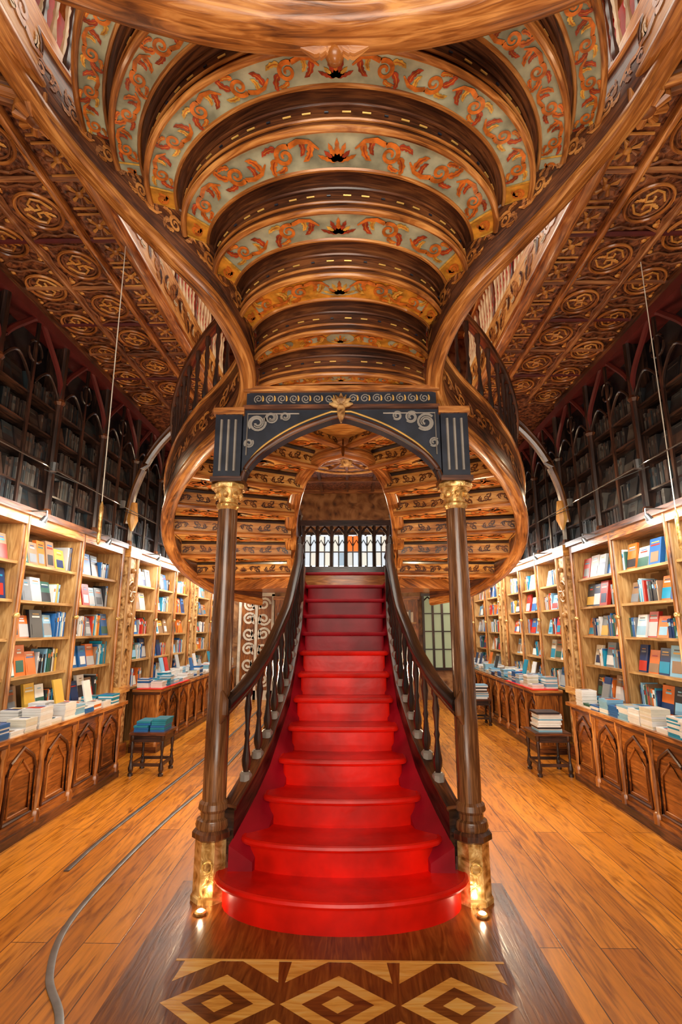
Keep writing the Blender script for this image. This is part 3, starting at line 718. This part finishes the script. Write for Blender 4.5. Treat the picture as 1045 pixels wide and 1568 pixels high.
def counter(sd,y0,y1,cloth=False):
    mb=MB(); xa=2.48; xb=2.84
    mb.box(sd*(xa+.04),sd*xb,y0+.03,y1-.03,0.1,.75,W_CAB)
    mb.box(sd*(xa-.0),sd*xb,y0,y1,0,.07,W_BR); mb.box(sd*(xa+.02),sd*xb,y0+.01,y1-.01,.07,.11,W_CAB)
    mb.box(sd*(xa-.03),sd*xb,y0-.02,y1+.02,.755,.79,W_OR); mb.box(sd*(xa),sd*xb,y0,y1,.72,.755,W_BR)
    if cloth: mb.box(sd*(xa-.04),sd*(xa+.3),y0-.03,y0+1.2,.79,.80,REDC)
    n=max(1,round((y1-y0)/.48)); st=(y1-y0)/n
    for k in range(n+1):
        y=min(max(y0+st*k,y0+.04),y1-.04); mb.lathe(sd*(xa+.03),y,[(.035,.07),(.035,.14),(.02,.16),(.028,.4),(.02,.64),(.035,.67),(.035,.75)],W_OR,8)
    for k in range(n):
        c=y0+st*(k+.5); h=st*.36; X=sd*(xa+.035)
        mb.tube([(X,c-h,.16),(X,c-h,.5),(X,c-h*.8,.58),(X,c,.67),(X,c+h*.8,.58),(X,c+h,.5),(X,c+h,.16),(X,c-h,.16)],.014,W_BR,6)
        mb.tube([(X,c-h*.7,.2),(X,c-h*.7,.46),(X,c,.58),(X,c+h*.7,.46),(X,c+h*.7,.2),(X,c-h*.7,.2)],.009,W_OR,6)
    mb.obj('display_counter')
    mb=MB(); y=y0+.08
    z0=.80 if cloth else .79
    while y<y1-.22:
        for xr in (xa+.0,xa+.185):
            w=R.uniform(.15,.19); k=R.randint(3,11); z=z0
            m=R.choice([0,0,0,1,8,8,2,3,R.randrange(len(BK))])
            for q in range(k):
                t=R.uniform(.009,.018); j=R.uniform(-.006,.006)
                mb.box(sd*(xr+j),sd*(xr+.155+j),y+j,y+w+j,z,z+t-.001,BK[m if R.random()<.7 else 0]); z+=t
            mb.box(sd*(xr+.02),sd*(xr+.14),y+.015,y+w*.5,z-.001,z+.001,R.choice(BK)); mb.box(sd*(xr+.04),sd*(xr+.12),y+w*.62,y+w*.8,z-.001,z+.001,R.choice(BK))
            if R.random()<.18:
                h=.2; p=[(sd*(xr+.09),y,z),(sd*(xr+.105),y,z),(sd*(xr+.105),y+.14,z),(sd*(xr+.09),y+.14,z)]
                mb.hexa(p+[(a+sd*.05,b,z+h) for a,b,_ in p],R.choice(BK))
        y+=w+R.uniform(.005,.025)
    mb.obj('book_stacks')
def pilaster(sd,y,w=.30):
    mb=MB(); X=2.86
    mb.box(sd*X,sd*3.29,y-w/2,y+w/2,0,2.64,CARVL); mb.box(sd*(X-.04),sd*3.29,y-w/2-.03,y+w/2+.03,0,.16,W_CAB)
    mb.box(sd*(X-.04),sd*3.29,y-w/2-.03,y+w/2+.03,2.5,2.64,W_GOLD); mb.box(sd*(X-.03),sd*3.29,y-w/2-.02,y+w/2+.02,.78,.86,W_GOLD)
    for e in (-1,1): mb.tube([(sd*(X-.01),y+e*w*.42,.86),(sd*(X-.01),y+e*w*.42,2.5)],.022,W_TAN,8)
    for zc in (1.15,1.45): mb.tube([(sd*(X-.01),y-w*.3,zc-.15),(sd*(X-.01),y-w*.3,zc+.05),(sd*(X-.01),y,zc+.16),(sd*(X-.01),y+w*.3,zc+.05),(sd*(X-.01),y+w*.3,zc-.15)],.014,W_TAN,6)
    for r in (.06,.11): mb.tube([(sd*(X-.01),y+r*math.cos(a*pi/10),2.05+r*1.2*math.sin(a*pi/10)) for a in range(21)],.016,W_TAN,6)
    for a in range(8): mb.tube([(sd*(X-.01),y,2.05),(sd*(X-.02),y+.09*math.cos(a*pi/4),2.05+.1*math.sin(a*pi/4))],[.012,.02],W_TAN,6)
    mb.ball((sd*(X-.02),y,2.33),.035,W_TAN); mb.ball((sd*(X-.02),y,1.75),.035,W_TAN)
    mb.obj('carved_pilaster')
for sd in (-1,1):
    bookcase(sd,2.6,6.7); pilaster(sd,6.95); bookcase(sd,7.2,9.7); pilaster(sd,9.9,.24); bookcase(sd,10.1,12.3)
    counter(sd,2.6,6.15); counter(sd,7.25,11.9,True)

def stool(x,y,w,h,kind):
    mb=MB()
    for a in (-1,1):
        for b in (-1,1):
            baluster(mb,x+a*w*.42,y+b*w*.42,0,h-.03,W_DK,.022,None,8)
    for a in (-1,1):
        mb.box(x-w*.42,x+w*.42,y+a*w*.42-.012,y+a*w*.42+.012,.10,.13,W_DK); mb.box(x+a*w*.42-.012,x+a*w*.42+.012,y-w*.42,y+w*.42,.10,.13,W_DK)
        mb.box(x-w*.42,x+w*.42,y+a*w*.42-.015,y+a*w*.42+.015,h-.10,h-.03,W_DK); mb.box(x+a*w*.42-.015,x+a*w*.42+.015,y-w*.42,y+w*.42,h-.10,h-.03,W_DK)
    mb.box(x-w/2,x+w/2,y-w/2,y+w/2,h-.03,h,W_BR)
    mb.obj('wooden_stool')
    mb=MB()
    if kind==0:
        for c,dx in enumerate((-.09,.09)):
            z=h
            for q in range(5+c):
                t=.022; j=R.uniform(-.012,.012); mb.box(x+dx-.08+j,x+dx+.08+j,y-.13+j,y+.12+j,z,z+t-.002,TEALB if R.random()<.8 else BK[2]); z+=t
    else:
        z=h
        for q in range(11):
            t=R.uniform(.014,.026); j=R.uniform(-.02,.02); mb.box(x-.13+j,x+.13+j,y-.12+j,y+.12+j,z,z+t-.002,BK[0 if q%2 else R.choice([6,8,0])]); z+=t
    mb.obj('book_pile')
stool(-2.2,6.35,.40,.45,0); stool(2.30,6.40,.40,.45,1); stool(2.24,9.4,.34,.42,1)

# ------------------------------------------------------------------ dark upper cabinets
for sd in (-1,1):
    mb=MB(); X=3.06
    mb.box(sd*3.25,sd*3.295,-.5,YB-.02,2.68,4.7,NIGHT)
    n=12; st=(YB-0.2)/n
    for k in range(n+1):
        y=.1+k*st; mb.tube([(sd*X,y,2.68),(sd*X,y,4.62)],.04,W_DK,8)
        mb.lathe(sd*X,y,[(.05,2.68),(.05,2.76),(.03,2.8)],W_BR,8); mb.lathe(sd*X,y,[(.03,3.9),(.06,3.95),(.03,4.0)],W_BR,8)
        mb.box(sd*X,sd*3.25,y-.015,y+.015,2.68,4.6,W_DK)
        if k<n:
            c=y+st/2;h=st/2
            mb.tube(cat([(sd*X,c-h,3.95),(sd*X,c-h*.9,4.2),(sd*X,c-h*.45,4.45),(sd*X,c,4.62),(sd*X,c+h*.45,4.45),(sd*X,c+h*.9,4.2),(sd*X,c+h,3.95)],4),.03,MAR,6)
            for cc in (c-h/2,c+h/2):
                mb.tube(cat([(sd*X,cc-h/2,3.80),(sd*X,cc-h*.4,3.98),(sd*X,cc,4.15),(sd*X,cc+h*.4,3.98),(sd*X,cc+h/2,3.80)],4),.016,W_DK,6)
            mb.tube([(sd*X,c,2.7),(sd*X,c,4.6)],.022,W_DK,6)
            mb.tube([(sd*X,c+.11*math.cos(a*pi/6),4.27+.11*math.sin(a*pi/6)) for a in range(13)],.014,W_DK,6)
    for z in (2.95,3.25,3.55,3.85): mb.box(sd*3.07,sd*3.25,-.4,YB-.03,z-.02,z,W_DK)
    mb.box(sd*3.02,sd*3.29,-.5,YB-.03,4.58,4.68,MAR)
    mb.box(sd*3.0,sd*3.29,-.5,YB-.03,2.67,2.71,W_BR)
    mb.obj('glazed_upper_cabinet')
    mb=MB()
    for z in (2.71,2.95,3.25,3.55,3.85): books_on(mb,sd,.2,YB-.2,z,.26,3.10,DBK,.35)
    mb.obj('antique_books')

# ------------------------------------------------------------------ back wall openings
def arched_window(name,x0,x1,z0,z1,y,n,fm,glass=GLOW):
    mb=MB(); mb.box(x0,x1,y-.02,y-.01,z0,z1,glass)
    mb.box(x0-.05,x1+.05,y-.07,y,z0-.06,z0,fm); mb.box(x0-.05,x1+.05,y-.07,y,z1,z1+.06,fm)
    st=(x1-x0)/n
    for k in range(n+1):
        x=x0+st*k; mb.box(x-.025,x+.025,y-.07,y,z0,z1,fm)
        if k<n:
            c=x+st/2;h=st/2; mb.tube([(c-h,y-.05,z1-st*.8),(c-h*.8,y-.05,z1-st*.45),(c,y-.05,z1-.02),(c+h*.8,y-.05,z1-st*.45),(c+h,y-.05,z1-st*.8)],.02,fm,6)
    for k in range(1,4):
        z=z0+(z1-z0)*k/4; mb.box(x0,x1,y-.05,y-.02,z-.012,z+.012,fm)
    mb.obj(name)
arched_window('window_1',-1.3,1.3,2.7,3.75,YB,6,W_DK)
arched_window('window_2',1.75,2.4,.7,2.3,YB,3,W_DK,emis('green_daylight',(.30,.34,.20),.4))
mb=MB(); mb.box(-2.5,-1.75,YB-.03,YB-.005,0.0,2.4,W_CAB); 
M=lambda u,v:(u,YB-.06,v)
for k in range(6):
    for e in (-1,1):
        mb.strip(spiral(-2.12+e*.17,.42+k*.34,.15,.03,0,1.5,20,e*(1 if k%2 else -1)),[.05]*21,M,WHITE)
        leaf(mb,M,-2.12+e*.05,.3+k*.34,pi/2-e*.6,.25,.06,WHITE,e*1.2)
for x in (-2.50,-2.12,-1.74): mb.box(x-.03,x+.03,YB-.08,YB-.02,0,2.35,WHITE)
mb.box(-2.53,-1.71,YB-.08,YB-.02,2.3,2.38,WHITE); mb.box(-2.53,-1.71,YB-.08,YB-.02,0,.2,WHITE)
mb.obj('scrollwork_door')
mb=MB(); 
for x0,x1 in ((-1.66,-.7),(.7,1.6)):
    mb.box(x0,x1,YB-.3,YB-.002,0,2.2,W_CAB); mb.box(x0-.04,x1+.04,YB-.32,YB-.002,2.2,2.28,W_OR)
    for z in (.9,1.3,1.7):
        mb.box(x0+.05,x1-.05,YB-.34,YB-.3,z-.03,z,W_TAN)
        x=x0+.07
        while x<x1-.12:
            w=R.uniform(.03,.1); mb.box(x,x+w-.004,YB-.335,YB-.30,z,z+R.uniform(.2,.28),R.choice(BK)); x+=w
mb.obj('rear_bookcase')

# ------------------------------------------------------------------ lamps and cables
def spot(x,y,z,sd):
    mb=MB(); mb.tube([(x,y,z+.10),(x,y,z+.04)],.008,STEEL,6); mb.tube([(x,y,z+.05),(x+sd*.03,y,z)],[.02,.035],STEEL,10)
    mb.ball((x+sd*.03,y,z-.01),.03,BULB); mb.tube([(x,y,z+.1),(x+sd*.14,y,z+.1)],.008,STEEL,6)
    mb.obj('spot_lamp')
for sd in (-1,1):
    for y in (4.6,5.9,7.5,8.6,9.6,10.8): spot(sd*2.70,y,2.53,sd)
    mb=MB(); mb.tube([(sd*2.6,2.5,2.98),(sd*2.6,7.0,2.98)],.005,STEEL,6)
    for y in (3.0,5.0,6.9): mb.tube([(sd*2.6,y,2.98),(sd*3.02,y,3.15)],.005,STEEL,6)
    for y in (4.45,5.9): mb.tube([(sd*2.6,y,2.96),(sd*2.6,y,3.04)],[.03,.035],STEEL,10)  # cups added where the ceiling fill lights sit
    mb.obj('lamp_rail')
    mb=MB(); 
    if sd<0: mb.tube([(-1.78,3.7,4.68),(-1.76,3.7,2.25)],.004,WHITE,6)
    else: mb.tube([(2.62,4.05,4.74),(2.62,4.05,2.5)],.004,WHITE,6)
    mb.lathe(-1.76 if sd<0 else 2.62,3.7 if sd<0 else 4.05,[(.004,2.5),(.015,2.46),(.015,2.2),(.004,2.18)],BRASS,8)
    mb.obj('hanging_cord')
    mb=MB(); mb.lathe(sd*.80,3.38,[(.03,0.004),(.034,.015),(.026,.022)],BRASS,12); mb.lathe(sd*.80,3.38,[(.020,.022),(.016,.026),(.002,.028)],BULB,12); mb.obj('floor_uplight')

def light(kind,name,loc,energy,col,size=.1,sy=None,rot=(0,0,0)):
    d=bpy.data.lights.new(name,kind); d.energy=energy; d.color=col
    if kind=='AREA':
        d.size=size
        if sy: d.shape='RECTANGLE'; d.size_y=sy
    else: d.shadow_soft_size=size
    o=bpy.data.objects.new(name,d); o.location=loc; o.rotation_euler=rot; bpy.context.scene.collection.objects.link(o); return o
WARM=(1,.76,.48); NEU=(1,.90,.76)
light('AREA','entrance_daylight',(0,-2.2,2.4),200,NEU,3.2,2.2,(math.radians(88),0,0))
light('AREA','soffit_bounce_fill',(0,.7,.25),50,NEU,1.2,0.8,(pi,0,0))  # added fill with no fixture, brightens the fan soffits from below
light('AREA','skylight',(0,4.5,8.7),330,NEU,3,8,(0,0,0))
for sd in (-1,1):
    for y,e in ((4.4,42),(8.4,52),(11,36)):
        light('AREA','shelf_light',(sd*2.35,y,2.66),e,(1,.95,.88),.25,2.6,(0,math.radians(-50*sd),0))
    light('POINT','pedestal_light',(sd*.80,3.38,.05),.6,WARM,.01)
    light('POINT','warm_fill',(sd*1.15,5.2,1.2),62,WARM,.03)  # added fill without a fixture, brightens the undersides of the side flights
    light('POINT','warm_fill',(sd*1.0,8.8,2.4),46,WARM,.03)
    for y in (4.45,5.9): light('POINT','ceiling_wash_fill',(sd*2.6,y,3.06),8,WARM,.02)  # added ceiling wash, seated on the rail for want of a fixture
    light('POINT','ceiling_wash_fill',(sd*2.55,2.4,3.0),8,WARM,.02)
light('POINT','landing_light',(0,8.3,3.4),34,WARM,.03)

w=bpy.data.worlds.new('world'); w.use_nodes=True; bpy.context.scene.world=w
w.node_tree.nodes['Background'].inputs[0].default_value=(1,.93,.85,1); w.node_tree.nodes['Background'].inputs[1].default_value=.25
bpy.context.scene.view_settings.view_transform='Standard'

cd=bpy.data.cameras.new('camera'); cam=bpy.data.objects.new('camera',cd); bpy.context.scene.collection.objects.link(cam)
cd.sensor_fit='VERTICAL'; cd.sensor_height=36; cd.lens=800/1568*36; cd.clip_start=.05
cam.location=(.06,0,H); cam.rotation_euler=(math.radians(90+12.4),0,math.radians(1.0))
bpy.context.scene.camera=cam
